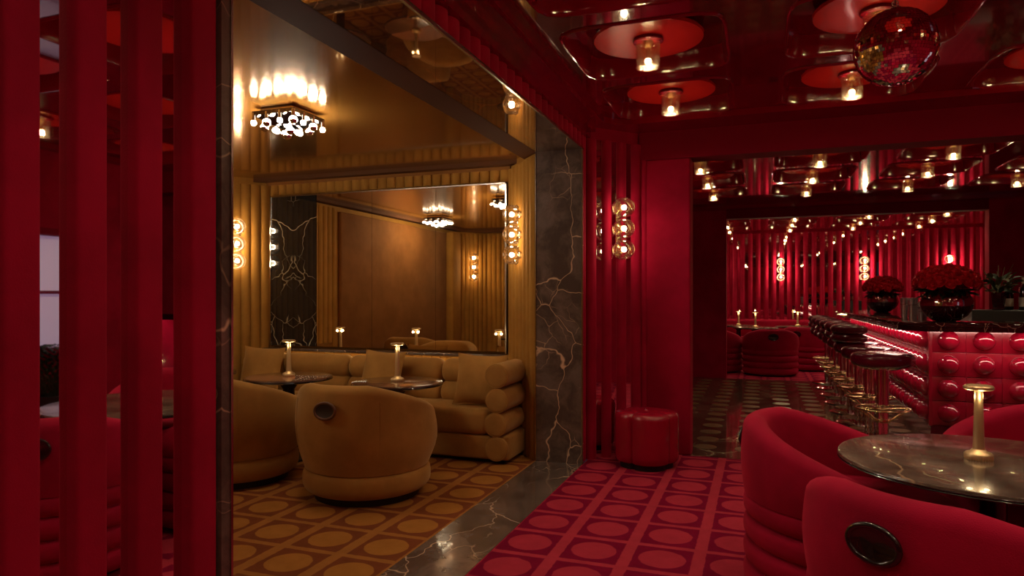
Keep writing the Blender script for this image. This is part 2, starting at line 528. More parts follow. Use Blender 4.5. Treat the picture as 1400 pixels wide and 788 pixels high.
# room shell
wall('wall_right', 3.6, 3.7, -2.5, 5.72, 0, 2.9, 'red_velvet')
wall('wall_bar_right', 4.5, 4.6, 5.72, 15.9, 0, 2.9, 'red_velvet')
wall('wall_behind', -1.7, 3.7, -2.6, -2.5, 0, 2.9, 'red_velvet')
wall('wall_bar_left', -2.1, -2.0, 5.9, 11.3, 0, 2.9, 'red_velvet')
wall('wall_divider_left', -3.0, -0.506, 11.30, 11.50, 0, 2.9, 'red_velvet', 'dark red wall beside the far opening')
wall('wall_divider_right', 3.02, 4.5, 11.30, 11.50, 0, 2.9, 'red_velvet', 'plain dark red wall behind the bottles')
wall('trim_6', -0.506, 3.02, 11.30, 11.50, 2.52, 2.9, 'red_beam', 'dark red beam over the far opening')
wall('wall_far_left', -3.1, -3.0, 11.5, 15.9, 0, 2.9, 'red_velvet')
wf = wall('wall_far', -3.1, 4.6, 15.80, 15.9, 0, 2.9, 'red_velvet', 'far wall of red velvet ribs and mirror strips')
ribbed(wf, (4.5, 15.80), (-3.0, 15.80), 1, 0.72, 2.66, 0.158, 'red_velvet', 0.06, 0.055, 'mirror_red', 'velvet_rib')

# ------------------------------------------------------------------ red coffered ceilings with lamps
def coffer_cell(x0, x1, y0, y1, cx, cy, a=0.425, zc=ZC, zt=ZC + 0.115):
    angs = sorted(set([2 * PI * k / 48 for k in range(48)] + [math.atan2(yy - cy, xx - cx) % (2 * PI) for xx in (x0, x1) for yy in (y0, y1)]))
    inner, outer = [], []
    for t in angs:
        c, s = math.cos(t), math.sin(t)
        r = (abs(c / a) ** 7 + abs(s / a) ** 7) ** (-1 / 7)
        inner.append((cx + r * c, cy + r * s))
        q = min(((x1 if c > 0 else x0) - cx) / c if abs(c) > 1e-9 else 1e9, ((y1 if s > 0 else y0) - cy) / s if abs(s) > 1e-9 else 1e9)
        outer.append((cx + q * c, cy + q * s))
    n = len(angs)
    V = [(x, y, zc) for x, y in outer]
    levels = ((1.035, zc), (1.028, zc - 0.007), (1.015, zc - 0.011), (1.0, zc - 0.009), (0.992, zc), (0.985, zc + 0.02), (0.955, zt))
    for k_, z_ in levels:
        V += [(cx + (x - cx) * k_, cy + (y - cy) * k_, z_) for x, y in inner]
    Fc = []
    for lv in range(len(levels)):
        for i in range(n):
            j = (i + 1) % n
            Fc.append((lv * n + i, lv * n + j, (lv + 1) * n + j, (lv + 1) * n + i))
    Fc.append(tuple(range(len(levels) * n, (len(levels) + 1) * n)))
    return V, Fc

def make_lamp(label, group, loc):
    t = thing('ceiling_lamp', label, 'ceiling lamp', loc, 0, group)
    d = mk('disc', lambda: lathe([(0.0001, 0.022), (0.305, 0.022), (0.31, 0.012), (0.305, 0.0), (0.09, 0.006), (0.0001, 0.006)], 48), 'red_disc', t, key='ldisc')
    mk('collar', lambda: merge(lathe([(0.0001, 0.02), (0.085, 0.02), (0.085, -0.004), (0.075, -0.010), (0.0001, -0.010)], 32), xf(ring(0.080, 0.006, 0, 32, 8), (0, 0, -0.006))), 'red_lacquer', t, key='lcollar')
    mk('socket', lambda: lathe([(0.0001, 0.0), (0.034, 0.0), (0.030, -0.03), (0.018, -0.045), (0.0001, -0.045)], 16), 'brass', t, key='lsock')
    mk('glass_shade', lambda: merge(shell_lathe([(0.058, -0.012), (0.066, -0.018), (0.068, -0.03), (0.068, -0.155), (0.066, -0.157), (0.062, -0.155), (0.062, -0.03)], 32),
                                    ring(0.066, 0.0026, -0.155, 32, 6), ring(0.066, 0.002, -0.035, 32, 6)), 'glass_crackle', t, key='lglass')
    mk('bulb', lambda: sphere(0.019, 12, 8, (0, 0, -0.120)), 'bulb', t, key='lbulb')
    mk('bulb_stem', lambda: lathe([(0.0001, -0.105), (0.010, -0.105), (0.012, -0.04), (0.0001, -0.04)], 10), 'brass', t, key='lstem')
    return t

lampxs = [-0.60, 0.563, 1.718, 2.858]
ORD = ['first', 'second', 'third', 'fourth', 'fifth', 'sixth', 'seventh', 'eighth']
def ceiling_grid(name, label, x0, x1, y0, y1, ys, lab, grp, watts, xs=lampxs):
    c = struct(mk(name, box(x0 - 0.4, x1 + 0.3, y0 - 0.4, y1 + 0.4, ZC + 0.13, ZC + 0.2), 'red_lacquer', smooth=False), label)
    ex = [x0] + [(a + b) / 2 for a, b in zip(xs, xs[1:])] + [x1]
    ey = [y0] + [(a + b) / 2 for a, b in zip(ys, ys[1:])] + [y1]
    for i, cx in enumerate(xs):
        for j, cy in enumerate(ys):
            mk('ceiling_panel', coffer_cell(ex[i], ex[i + 1], ey[j], ey[j + 1], cx, cy), 'red_lacquer', c, angle=30)
            lp = make_lamp(lab(i, j), grp, (cx, cy, ZC + 0.055))
            point_light('lamp_light', (0, 0, -0.120), watts, 0.02, WARM, lp)
            sd = bpy.data.lights.new('lamp_downlight', 'SPOT')
            sd.energy = watts * 1.35; sd.color = WARM; sd.shadow_soft_size = 0.03
            sd.spot_size = math.radians(116); sd.spot_blend = 0.9
            so_ = bpy.data.objects.new('lamp_downlight', sd); COL.objects.link(so_)
            so_.parent = lp; so_.location = (0, 0, -0.142)
    return c

c1 = ceiling_grid('ceiling', 'glossy red lacquer ceiling with rounded square coffers', -1.15, 3.48, -2.4, 5.40, [-1.34, -0.29, 0.76, 1.81, 2.86, 3.91, 4.96],
                  lambda i, j: 'lounge glass ceiling lamp, %s column from the archway, %s row from the beam' % (ORD[i], ORD[6 - j]), 'lounge ceiling lamps', LAMP_W)
def frame_plate(x0, x1, y0, y1, X0, X1, Y0, Y1, zb, zt, rc):
    """plate X0..X1 x Y0..Y1 with a rounded rectangular hole x0..x1 x y0..y1"""
    cx, cy = (x0 + x1) / 2, (y0 + y1) / 2
    inner = []
    for (sx, sy, a0) in ((1, 1, 0), (-1, 1, PI / 2), (-1, -1, PI), (1, -1, 1.5 * PI)):
        px, py = cx + sx * ((x1 - x0) / 2 - rc), cy + sy * ((y1 - y0) / 2 - rc)
        for k in range(9):
            a = a0 + PI / 2 * k / 8
            inner.append((px + rc * math.cos(a), py + rc * math.sin(a)))
    outer = []
    for i in range(36):
        q, k = divmod(i, 9)
        crn = ((X1, Y1), (X0, Y1), (X0, Y0), (X1, Y0))[q]
        x, y = inner[i]
        if k == 4: outer.append(crn)
        elif (k < 4) == (q in (0, 2)): outer.append((crn[0], y))
        else: outer.append((x, crn[1]))
    n = 36
    V = [(*p, zb) for p in outer] + [(*p, zb) for p in inner] + [(*p, zt) for p in inner] + [(*p, zt) for p in outer]
    Fc = []
    for lv in range(4):
        for i in range(n):
            j = (i + 1) % n
            a, b = lv * n, ((lv + 1) % 4) * n
            Fc.append((a + i, a + j, b + j, b + i))
    return V, Fc
mk('ceiling_border', frame_plate(-1.15, 3.46, -2.4, 5.38, -1.33, 3.65, -2.55, 5.74, 2.655, 2.71, 0.20), 'red_lacquer', c1, angle=30)
c2 = ceiling_grid('ceiling_bar', 'glossy red lacquer ceiling over the bar', -1.40, 4.40, 6.10, 11.10, [7.50, 8.56, 9.64],
             lambda i, j: 'glass lamp over the bar, %s row past the beam, %s column from the pilaster' % (ORD[j], ORD[i]), 'bar ceiling lamps', LAMP_BAR_W)
mk('ceiling_border', frame_plate(-1.40, 4.40, 6.10, 11.10, -2.05, 4.55, 5.9, 11.35, 2.655, 2.71, 0.20), 'red_lacquer', c2, angle=30)
c3 = ceiling_grid('ceiling_far', 'glossy red lacquer ceiling of the far room', -1.40, 4.40, 11.5, 15.8, [11.8, 12.85, 13.9, 14.95],
             lambda i, j: 'far room glass lamp, %s row from the ribbed wall, %s column from the divider' % (ORD[3 - j], ORD[i]), 'far room ceiling lamps', LAMP_FAR_W)
mk('ceiling_border', box(-3.1, -1.40, 11.4, 15.9, 2.66, 2.71), 'red_lacquer', c3, smooth=False)

# ------------------------------------------------------------------ gold room shell
wb = wall('wall_gold_back', -4.70, -2.0, 5.62, 5.80, 0, 2.5, 'gold_wall', 'ochre velvet wall around the big mirror')
ribbed(wb, (-4.62, 5.62), (-2.062, 5.62), -1, 2.305, 2.405, 0.0945, 'gold_wall', 0.035)
ribbed(wb, (-4.62, 5.60), (-2.062, 5.60), -1, 0.30, 0.765, 0.0945, 'gold_wall', 0.03)
mk('plain_band', box(-4.65, -2.05, 5.585, 5.63, 2.405, 2.46), 'suede_brown', wb)
def chamfer(name, p0, p1, side, label, th=0.14, pitch=0.09):
    d = Vector((p1[0] - p0[0], p1[1] - p0[1])).normalized()
    n = Vector((-d.y, d.x)) * side
    q0 = (p0[0] - n.x * th, p0[1] - n.y * th); q1 = (p1[0] - n.x * th, p1[1] - n.y * th)
    wv_ = struct(mk(name, prism([p0, p1, q1, q0], 0, 2.5), 'gold_wall', smooth=False), label)
    L = (Vector(p1) - Vector(p0)).length
    ribbed(wv_, p0, p1, side, 0, 2.405, pitch, 'gold_wall', 0.032)
    mid = ((p0[0] + p1[0]) / 2, (p0[1] + p1[1]) / 2)
    return wv_, mid, n
ch1, mid_r, n_r = chamfer('wall_gold_corner_right', (-2.06, 5.62), (-1.675, 5.15), -1, 'ochre velvet ribbed corner beside the marble pier')
ch2, mid_l, n_l = chamfer('wall_gold_corner_left', (-5.05, 5.13), (-4.64, 5.62), -1, 'ochre velvet ribbed corner with wall lights')
ch3, mid_o, n_o = chamfer('wall_gold_corner_opposite', (-4.65, -0.30), (-5.05, 0.18), -1, 'ochre velvet ribbed corner opposite the mirror')
wgl = wall('wall_gold_left', -5.20, -5.05, 0.18, 5.13, 0, 2.5, 'gold_wall', 'ochre side wall with plain brown panel')
mk('plain_panel', xf(rbox(0.06, 3.1, 2.35, 0.02), (-5.03, 2.2, 1.2)), 'suede_brown', wgl)
ribbed(wgl, (-5.05, 3.80), (-5.05, 5.13), -1, 0, 2.405, 0.0945, 'gold_wall', 0.03)
mk('pilaster', xf(rbox(0.16, 0.34, 2.40, 0.03), (-4.99, 0.42, 1.2)), 'gold_wall', wgl)
wgo = wall('wall_gold_front', -4.65, -1.66, -0.45, -0.30, 0, 2.5, 'gold_wall', 'ochre ribbed wall opposite the mirror')
ribbed(wgo, (-1.70, -0.30), (-4.65, -0.30), -1, 0, 2.405, 0.0945, 'gold_wall', 0.03)
cg = struct(mk('ceiling_gold', box(-5.25, -1.66, -0.5, 5.80, 2.472, 2.56), 'gold_lacquer', smooth=False), 'glossy ochre lacquer ceiling')
mk('ceiling_border', frame_plate(-4.93, -1.84, -0.05, 5.50, -5.2, -1.655, -0.45, 5.70, 2.434, 2.475, 0.16), 'brown_trim', cg, angle=30)

# mirror, marble slab and ledge of the gold back wall
mr = thing('wall_mirror', 'wide three-pane mirror in a thin metal frame above the ochre sofa', 'mirror', (-3.065, 5.585, 0.80))
for (a, b) in ((-4.045, -3.43), (-3.428, -2.765), (-2.763, -2.09)):
    mk('mirror_pane', box(a + 3.065, b + 3.065, -0.012, 0.02, 0.012, 1.48), 'mirror_gold', mr, smooth=False)
mk('frame', merge(box(-4.590 + 3.065, -2.078 + 3.065, -0.022, 0.02, 1.480, 1.492), box(-2.090 + 3.065, -2.078 + 3.065, -0.022, 0.02, 0.0, 1.492),
                  box(-4.592 + 3.065, -4.582 + 3.065, -0.022, 0.02, 0.0, 1.492)), 'steel_trim', mr, smooth=False)
sl = mk('marble_slab', box(-0.265, 0.265, -0.014, 0.02, 0.012, 1.48), 'marble_black', None, (-4.316, 5.585, 0.80), smooth=False)
tag(sl, 'black polished marble slab with pale veins beside the mirror panes', 'marble slab')
led_ = mk('marble_ledge', xf(rbox(2.52, 0.17, 0.022, 0.006), (0, 0, 0)), 'marble', None, (-3.335, 5.535, 0.782))
tag(led_, 'dark marble ledge under the big mirror with bright front edge', 'ledge')
mk('light_strip', box(-1.25, 1.25, -0.074, -0.062, -0.0145, -0.0112), 'ledge_led', led_, smooth=False)
mk('metal_edge', box(-1.26, 1.26, -0.090, -0.084, -0.014, -0.004), 'steel_trim', led_)

# ------------------------------------------------------------------ sconces
def sconce(label, group, p, n, watts, z=1.81, pitch=0.168):
    rz = math.atan2(n[0], -n[1])
    t = thing('wall_sconce', label, 'wall light', (p[0], p[1], z), rz, group)
    mk('backplate', lambda: xf(rbox(0.05, 0.014, 3 * pitch * 0.92, 0.006), (0, -0.018, 0)), 'brass', t, key='scplate')
    for i in (-1, 0, 1):
        zz = i * pitch
        mk('socket', lambda: xf(lathe([(0.0001, 0), (0.040, 0), (0.040, 0.014), (0.020, 0.03), (0.016, 0.055), (0.0001, 0.055)], 20), (0, -0.02, 0), (PI / 2, 0, 0)), 'brass', t, (0, 0, zz), key='scsock')
        gp = [(0.040, 0.0), (0.068, 0.012), (0.078, 0.034), (0.080, 0.06), (0.078, 0.10), (0.066, 0.125), (0.046, 0.134), (0.03, 0.132)]
        mk('globe', lambda: merge(xf(shell_lathe(gp, 32), (0, -0.022, 0), (PI / 2, 0, 0)), xf(ring(0.078, 0.003, 0.034, 32, 6), (0, -0.022, 0), (PI / 2, 0, 0)), xf(ring(0.044, 0.004, 0.134, 28, 6), (0, -0.022, 0), (PI / 2, 0, 0))), 'glass', t, (0, 0, zz), key='scglobe')
        mk('bulb', lambda: sphere(0.021, 12, 8, (0, -0.095, 0)), 'bulb_soft', t, (0, 0, zz), key='scbulb')
        point_light('sconce_light', (0, -0.095, zz), watts / 3, 0.025, (1.0, 0.76, 0.46), t)
    return t
sconce('three stacked glass globe wall lights on the ochre corner beside the marble pier', None, mid_r, n_r, SCONCE_W)
sconce('three stacked glass globe wall lights on the ribbed ochre corner past the black marble slab', None, mid_l, n_l, SCONCE_W)
sconce('three stacked glass globe wall lights seen reflected in the big mirror', None, mid_o, n_o, SCONCE_W)
dn = Vector((0.455, -0.395)).normalized()
sconce('three stacked glass globe wall lights on red velvet ribs above the leather pouf', None, (-1.128 + dn.x * 0.045, 5.517 + dn.y * 0.045), dn, 9.0, 1.84)
for x, s in ((0.41, 'three stacked ring lights on the far wall, between the banquette lamps'), (2.02, 'three stacked ring lights on the far wall, behind the smaller rose bowl'), (3.52, 'three stacked ring lights on the far wall, just above the larger rose bowl'), (-1.2, 'three stacked ring lights on the far wall, past the dark divider wall')):
    sconce(s, 'far wall lights', (x, 15.735), (0, -1), 60.0, 1.87)

# ------------------------------------------------------------------ chandelier of the gold room
def make_chandelier(label, loc):
    ch = thing('ceiling_chandelier', label, 'chandelier', loc, 0, 'ceiling chandeliers')
    mk('canopy', lambda: xf(rbox(0.24, 0.24, 0.03, 0.004), (0, 0, -0.016)), 'brass', ch, key='chcan')
    mk('body', lambda: box(-0.155, 0.155, -0.155, 0.155, -0.055, -0.03), 'dark_chrome', ch, smooth=False, key='chbody')
    q4 = ((-1, -1), (1, -1), (1, 1), (-1, 1))
    V_ = [(a * 0.150, b * 0.150, -0.055) for a, b in q4] + [(a * 0.065, b * 0.065, -0.105) for a, b in q4]
    mk('mirror_pyramid', (V_, [(0, 1, 5, 4), (1, 2, 6, 5), (2, 3, 7, 6), (3, 0, 4, 7), (4, 5, 6, 7)]), 'dark_chrome', ch, smooth=False, key='chpyr')
    for i in range(4):
        for j in range(4):
            x, y = (i - 1.5) * 0.098, (j - 1.5) * 0.098
            inner = max(abs(x), abs(y)) < 0.1
            z = -0.125 if inner else -0.088
            mk('socket', lambda: lathe([(0.0001, 0), (0.011, 0), (0.011, 0.05), (0.0001, 0.05)], 12), 'chrome', ch, (x, y, z), key='chsock')
            if (i + j) % 2:
                b = mk('bulb', lambda: sphere(0.0245, 16, 10), 'bulb_white', ch, (x, y, z - 0.018), key='chbulb')
                mk('mirror_cap', lambda: shell_lathe([(0.0001, -0.0265), (0.013, -0.0230), (0.0225, -0.0135), (0.0262, 0.0)], 16), 'chrome', b, key='chcap')
            else:
                mk('small_bulb', lambda: sphere(0.0165, 14, 8), 'bulb_white', ch, (x, y, z - 0.012), key='chsb')
make_chandelier('square chrome ceiling light studded with glowing globe bulbs above the ochre tub chairs', (-2.80, 3.57, 2.472))
make_chandelier('square chrome ceiling light by the plain brown panel, seen only in the mirror', (-4.45, 2.10, 2.472))

# ------------------------------------------------------------------ tub chairs
def arc_shell(zb, rim, R, th, amax, flare=1.0, n=56, bulge=0.02):
    """horseshoe shell; angle 0 is the back (-y)"""
    rings = []
    for i in range(n + 1):
        u = -1 + 2 * i / n
        a = u * amax
        e = 1 - abs(u)
        endk = min(1.0, math.sqrt(max(0.0, 1 - max(0, (1 - e / 0.05)) ** 2))) if e < 0.05 else 1.0
        endk = max(endk, 0.12)
        zt = rim(abs(a))
        zt = zb + (zt - zb) * (1 - 0.15 * (1 - endk))
        pr = []
        h = zt - zb
        ro_b, ro_t = R * flare, R
        tt = th * endk
        for k in range(7):                       # outer face going up
            f = k / 6
            r = ro_b + (ro_t - ro_b) * f + bulge * math.sin(PI * f)
            pr.append((r - (th - tt) / 2, zb + (h - tt / 2) * f))
        for k in range(1, 8):                    # rolled rim
            b = PI * k / 8
            pr.append((ro_t - th / 2 + tt / 2 * math.cos(b), zt - tt / 2 + tt / 2 * math.sin(b)))
        for k in range(5):                       # inner face going down
            f = 1 - k / 4
            r = (ro_b + (ro_t - ro_b) * f) - th + (th - tt) / 2
            pr.append((r, zb + (h - tt / 2) * f))
        rings.append([(r * math.sin(a), -r * math.cos(a), z) for r, z in pr])
    m = len(rings[0])
    V = [p for rg in rings for p in rg]
    Fc = []
    for i in range(n):
        for k in range(m):
            k2 = (k + 1) % m
            Fc.append((i * m + k, i * m + k2, (i + 1) * m + k2, (i + 1) * m + k))
    Fc.append(tuple(range(m)))
    Fc.append(tuple(reversed(range(n * m, (n + 1) * m))))
    return V, Fc

def roll(r, z0, z1, e):
    return rprof(r, z0, z1, e, 6)

def handle_shape(kind):
    if kind == 'ring':
        return xf(ring(0.062, 0.009, 0, 36, 10, 1.15, 0.78), (0, 0, 0), (PI / 2, 0, 0))
    return xf(merge(shell_lathe([(0.0001, 0.000), (0.030, 0.001), (0.052, 0.003), (0.064, 0.006)], 32)), (0, 0, 0), (PI / 2, 0, 0), (1.13, 0.77, 1))  # shallow disc on the shell, coloured dark to look like a shaded hollow

def make_chair(kind, label, loc, rotz, group):
    t = thing('tub_chair', label, 'chair', loc, rotz, group)
    if kind == 'gold':
        rim = lambda a: 0.755 - 0.20 * min(1, max(0, (a - 0.55) / 1.6)) ** 1.15
        mk('shell', lambda: arc_shell(0.20, rim, 0.445, 0.105, math.radians(128), 0.90, bulge=0.035), 'gold_velvet', t, key='gshell', angle=60)
        mk('seat', lambda: lathe(roll(0.385, 0.20, 0.42, 0.06), 48), 'gold_velvet', t, key='gseat')
        mk('base_roll', lambda: lathe(roll(0.415, 0.045, 0.215, 0.07), 56), 'gold_velvet', t, key='gbase')
        mk('plinth', lambda: lathe([(0.0001, 0), (0.34, 0), (0.34, 0.06), (0.0001, 0.06)], 40), 'plinth', t, key='gpl')
        for s in (-1, 1):
            a = s * 0.72
            mk('seam', lambda: tube([((0.4505 + 0.030 * math.sin(PI * f) - 0.045 * (1 - f)) * math.sin(0.72), -(0.4505 + 0.030 * math.sin(PI * f) - 0.045 * (1 - f)) * math.cos(0.72), 0.22 + 0.44 * f) for f in [k / 10 for k in range(11)]], 0.0018, 5), 'gold_velvet', t, rot=(0, 0, 0 if s > 0 else -1.44), key='gseam')
        h = mk('handle', lambda: handle_shape('ring'), 'brown_leather', t, (0, -0.476, 0.610), (-0.10, 0, 0), key='ghr')
        h2 = mk('handle_cup', lambda: handle_shape('cup'), 'cup_dark', h, key='ghc')
    else:
        rim = lambda a: 0.765 - 0.20 * min(1, max(0, (a - 0.45) / 1.6)) ** 1.2
        mk('shell', lambda: arc_shell(0.425, rim, 0.44, 0.105, math.radians(124), 0.985, bulge=0.012), 'red_velvet', t, key='rshell', angle=60)
        mk('seat', lambda: lathe(roll(0.40, 0.38, 0.45, 0.03), 48), 'red_velvet', t, key='rseat')
        for k in range(4):
            mk('base_roll', lambda: lathe(roll(0.438, 0.0, 0.108, 0.045), 56), 'red_velvet', t, (0, 0, 0.025 + k * 0.102), key='rroll')
        mk('plinth', lambda: lathe([(0.0001, 0), (0.36, 0), (0.36, 0.04), (0.0001, 0.04)], 40), 'plinth', t, key='rpl')
        h = mk('handle', lambda: handle_shape('ring'), 'dark_handle', t, (0, -0.453, 0.640), key='rhr')
        mk('handle_cup', lambda: handle_shape('cup'), 'dark_handle', h, key='rhc')  # dark disc, no real hollow: shade of the recess is in its colour
    return t

def face(dx, dy):
    """rotation so that the chair's front (+y) points along dx,dy"""
    return math.atan2(-dx, dy)

make_chair('gold', 'ochre velvet tub chair with round grip in its back, facing the table with plain top', (-2.45, 3.93, 0), 0, 'ochre tub chairs')
make_chair('gold', 'ochre velvet tub chair half cut off by the archway jamb', (-3.52, 3.93, 0), 0, 'ochre tub chairs')
make_chair('gold', 'ochre velvet tub chair with its back to the mirror, seen only as a reflection', (-4.45, 2.75, 0), face(-0.1, -1), 'ochre tub chairs')
make_chair('gold', 'ochre velvet tub chair by the opposite ribbed wall, seen only as a reflection', (-2.75, 1.45, 0), face(0.2, -1), 'ochre tub chairs')
TX, TY = 0.846, 3.117
make_chair('red', 'red velvet tub chair with dark oval grip showing in its back', (0.575, 2.375, 0), face(0.65, 0.76), 'red lounge tub chairs')
make_chair('red', 'red velvet tub chair with rolled bands, open side under the marble table', (0.365, 3.275, 0), face(TX - 0.365, TY - 3.275), 'red lounge tub chairs')
make_chair('red', 'red velvet tub chair between the marble table and the bar end', (1.213, 3.690, 0), face(TX - 1.213, TY - 3.69), 'red lounge tub chairs')
make_chair('red', 'red velvet tub chair in the far room with its banded back to the bar', (0.15, 12.12, 0), 0.1, 'far tub chairs')
make_chair('red', 'red velvet tub chair in the far room, half behind the bar stools', (0.80, 13.10, 0), -0.5, 'far tub chairs')
make_chair('red', 'red velvet tub chair in the far room, half behind the divider wall', (-0.72, 12.35, 0), -0.4, 'far tub chairs')
make_chair('red', 'red velvet tub chair in the far room, low behind the stool seats', (1.75, 13.3, 0), 0.3, 'far tub chairs')

# ------------------------------------------------------------------ tables and table lamps
def make_table(label, loc, R, mat, h=0.66, group=None, two_tone=False, rz=0):
    t = thing('round_table', label, 'table', loc, rz, group)
    top = mk('table_top', lathe([(0.0001, h - 0.030), (R - 0.03, h - 0.030), (R - 0.008, h - 0.024), (R, h - 0.010), (R - 0.003, h - 0.002), (R - 0.012, h), (0.0001, h)], 72), mat, t)
    if two_tone:
        pts = [(0, 0)] + [((R - 0.014) * math.cos(a), (R - 0.014) * math.sin(a)) for a in [math.radians(x) for x in range(130, 331, 8)]]
        mk('table_inlay', prism(pts, h - 0.001, h + 0.0012), 'copper_top', top, smooth=False)
    mk('edge_band', merge(ring(R - 0.002, 0.003, h - 0.012, 72, 6), ring(R - 0.002, 0.003, h - 0.020, 72, 6)), 'dark_wood', t)
    mk('pedestal', lathe([(0.0001, 0.02), (0.055, 0.02), (0.05, 0.08), (0.045, h - 0.10), (0.09, h - 0.03), (0.0001, h - 0.03)], 28), 'dark_wood', t)
    mk('foot', lathe(rprof(0.062 if R > 0.5 else 0.16, 0.0, 0.025, 0.008), 40), 'dark_wood', t)
    return t
M['copper_top'] = simple('copper_top', (0.30, 0.105, 0.045), 0.22, 0, 0.4, 0.5, 0, 0.25)
M['walnut_top'] = simple('walnut_top', (0.11, 0.045, 0.028), 0.16, 0, 0.5, 0.5, 0, 0.5)

def make_lamp_table(label, loc, group, watts=TABLE_W):
    t = thing('table_lamp', label, 'table lamp', loc, 0, group)
    def base():
        n = 64
        rad = lambda a, z: 1.0
        b = lathe([(0.0001, 0), (0.047, 0), (0.048, 0.004), (0.048, 0.020), (0.044, 0.026), (0.030, 0.031), (0.022, 0.040), (0.0001, 0.040)], n, lambda a, z: (1 + 0.03 * (math.cos(a * 32))) if z < 0.021 else 1.0)
        return b
    mk('base', base, 'brass_lamp', t, key='tlbase')
    mk('stem', lambda: lathe([(0.0001, 0.03), (0.022, 0.034), (0.0195, 0.06), (0.0155, 0.20), (0.014, 0.272), (0.0001, 0.272)], 24), 'brass_lamp', t, key='tlstem')
    mk('cap', lambda: lathe([(0.0001, 0.270), (0.046, 0.272), (0.052, 0.277), (0.052, 0.284), (0.046, 0.290), (0.0001, 0.291)], 40), 'brass_lamp', t, key='tlcap')
    mk('light_ring', lambda: lathe([(0.0165, 0.2695), (0.024, 0.2695), (0.024, 0.2715), (0.0165, 0.2715)], 28), 'lamp_led', t, key='tlled')
    for a in (0.6, 2.7, 4.8):
        point_light('lamp_light', (0.036 * math.cos(a), 0.036 * math.sin(a), 0.245), watts / 3, 0.012, (1.0, 0.72, 0.38), t)
    return t

make_table('round dark marble table with polished top among the red tub chairs', (TX, TY, 0), 0.545, 'marble_table')
make_lamp_table('brass table lamp on the dark marble table by the red tub chairs', (0.805, 3.143, 0.66), 'brass table lamps')
make_table('round table with two-tone copper and black top beside the ochre sofa', (-3.53, 4.50, 0), 0.34, 'walnut_top', two_tone=True, rz=0.9)
make_lamp_table('brass table lamp on the two-tone copper and black table', (-3.53, 4.50, 0.662), 'brass table lamps')
make_table('round dark walnut table behind the ochre tub chair with grip', (-2.555, 4.51, 0), 0.34, 'walnut_top')
make_lamp_table('brass table lamp on the plain walnut table', (-2.555, 4.51, 0.66), 'brass table lamps')
make_table('round dark table mostly hidden by the archway jamb', (-4.50, 4.50, 0), 0.34, 'walnut_top')
make_lamp_table('brass table lamp on the table hidden by the jamb', (-4.50, 4.50, 0.66), 'brass table lamps')
make_table('round dark table before the opposite ribbed ochre wall', (-3.5, 1.2, 0), 0.34, 'walnut_top')
for (x, y), s in (((-0.09, 13.95), 'in the middle of the far room'), ((-0.42, 14.75), 'along the banquette near the divider wall'), ((0.70, 14.75), 'along the banquette under the ring lights')):
    make_table('round dark polished table ' + s, (x, y, 0), 0.42, 'marble_table', 0.70)
    make_lamp_table('brass table lamp on the dark table ' + s, (x, y, 0.70), 'far brass table lamps', 0.9)

# ------------------------------------------------------------------ ochre sofa and cushions
def bolster(L, r, e=0.05, seg=28):
    """horizontal bolster along +x from 0 to L"""
    pr = rprof(r, 0, L, min(e, r * 0.9), 5)
    v, f = lathe(pr, seg)
    return [(z, x, y) for x, y, z in v], f
so = thing('sofa', 'long ochre velvet sofa with stacked bolster arm under the mirror', 'sofa', (-3.25, 5.2, 0))
SX, SY = -3.25, 5.2
mk('base', xf(rbox(2.92, 0.56, 0.185, 0.02), (-0.02, -0.02, 0.125)), 'gold_velvet', so)
mk('plinth', box(-1.40, 1.38, -0.24, 0.25, 0.0, 0.04), 'plinth', so)
for k, (a, b) in enumerate(((-1.46, -0.72), (-0.72, 0.34), (0.34, 1.27))):
    mk('seat_cushion', xf(rbox(b - a - 0.006, 0.60, 0.20, 0.05, 4), ((a + b) / 2, -0.02, 0.318)), 'gold_velvet', so)
mk('back_frame', xf(rbox(2.90, 0.14, 0.56, 0.03), (0, 0.30, 0.38)), 'gold_velvet', so)
for (a, b) in ((-1.46, -0.99), (-0.985, -0.275), (-0.27, 0.66), (0.665, 1.30)):
    mk('back_bolster', bolster(b - a, 0.105, 0.06), 'gold_velvet', so, (a, 0.19, 0.655))
    mk('lower_back_roll', bolster(b - a, 0.10, 0.05), 'gold_velvet', so, (a, 0.17, 0.475))
for k, z in enumerate((0.125, 0.31, 0.495, 0.685)):
    dx = (0.0, -0.006, 0.006, 0.004)[k]
    mk('arm_bolster', bolster(0.46 + (0.02 if k == 3 else 0), 0.0945, 0.022, 36), 'gold_velvet', so, (1.345 + dx, -0.335, z), (0, 0, PI / 2))
    rg = mk('piping', xf(ring(0.090, 0.004, 0, 36, 6), (0, 0, 0), (PI / 2, 0, 0)), 'gold_velvet', so, (1.345 + dx, -0.327, z))

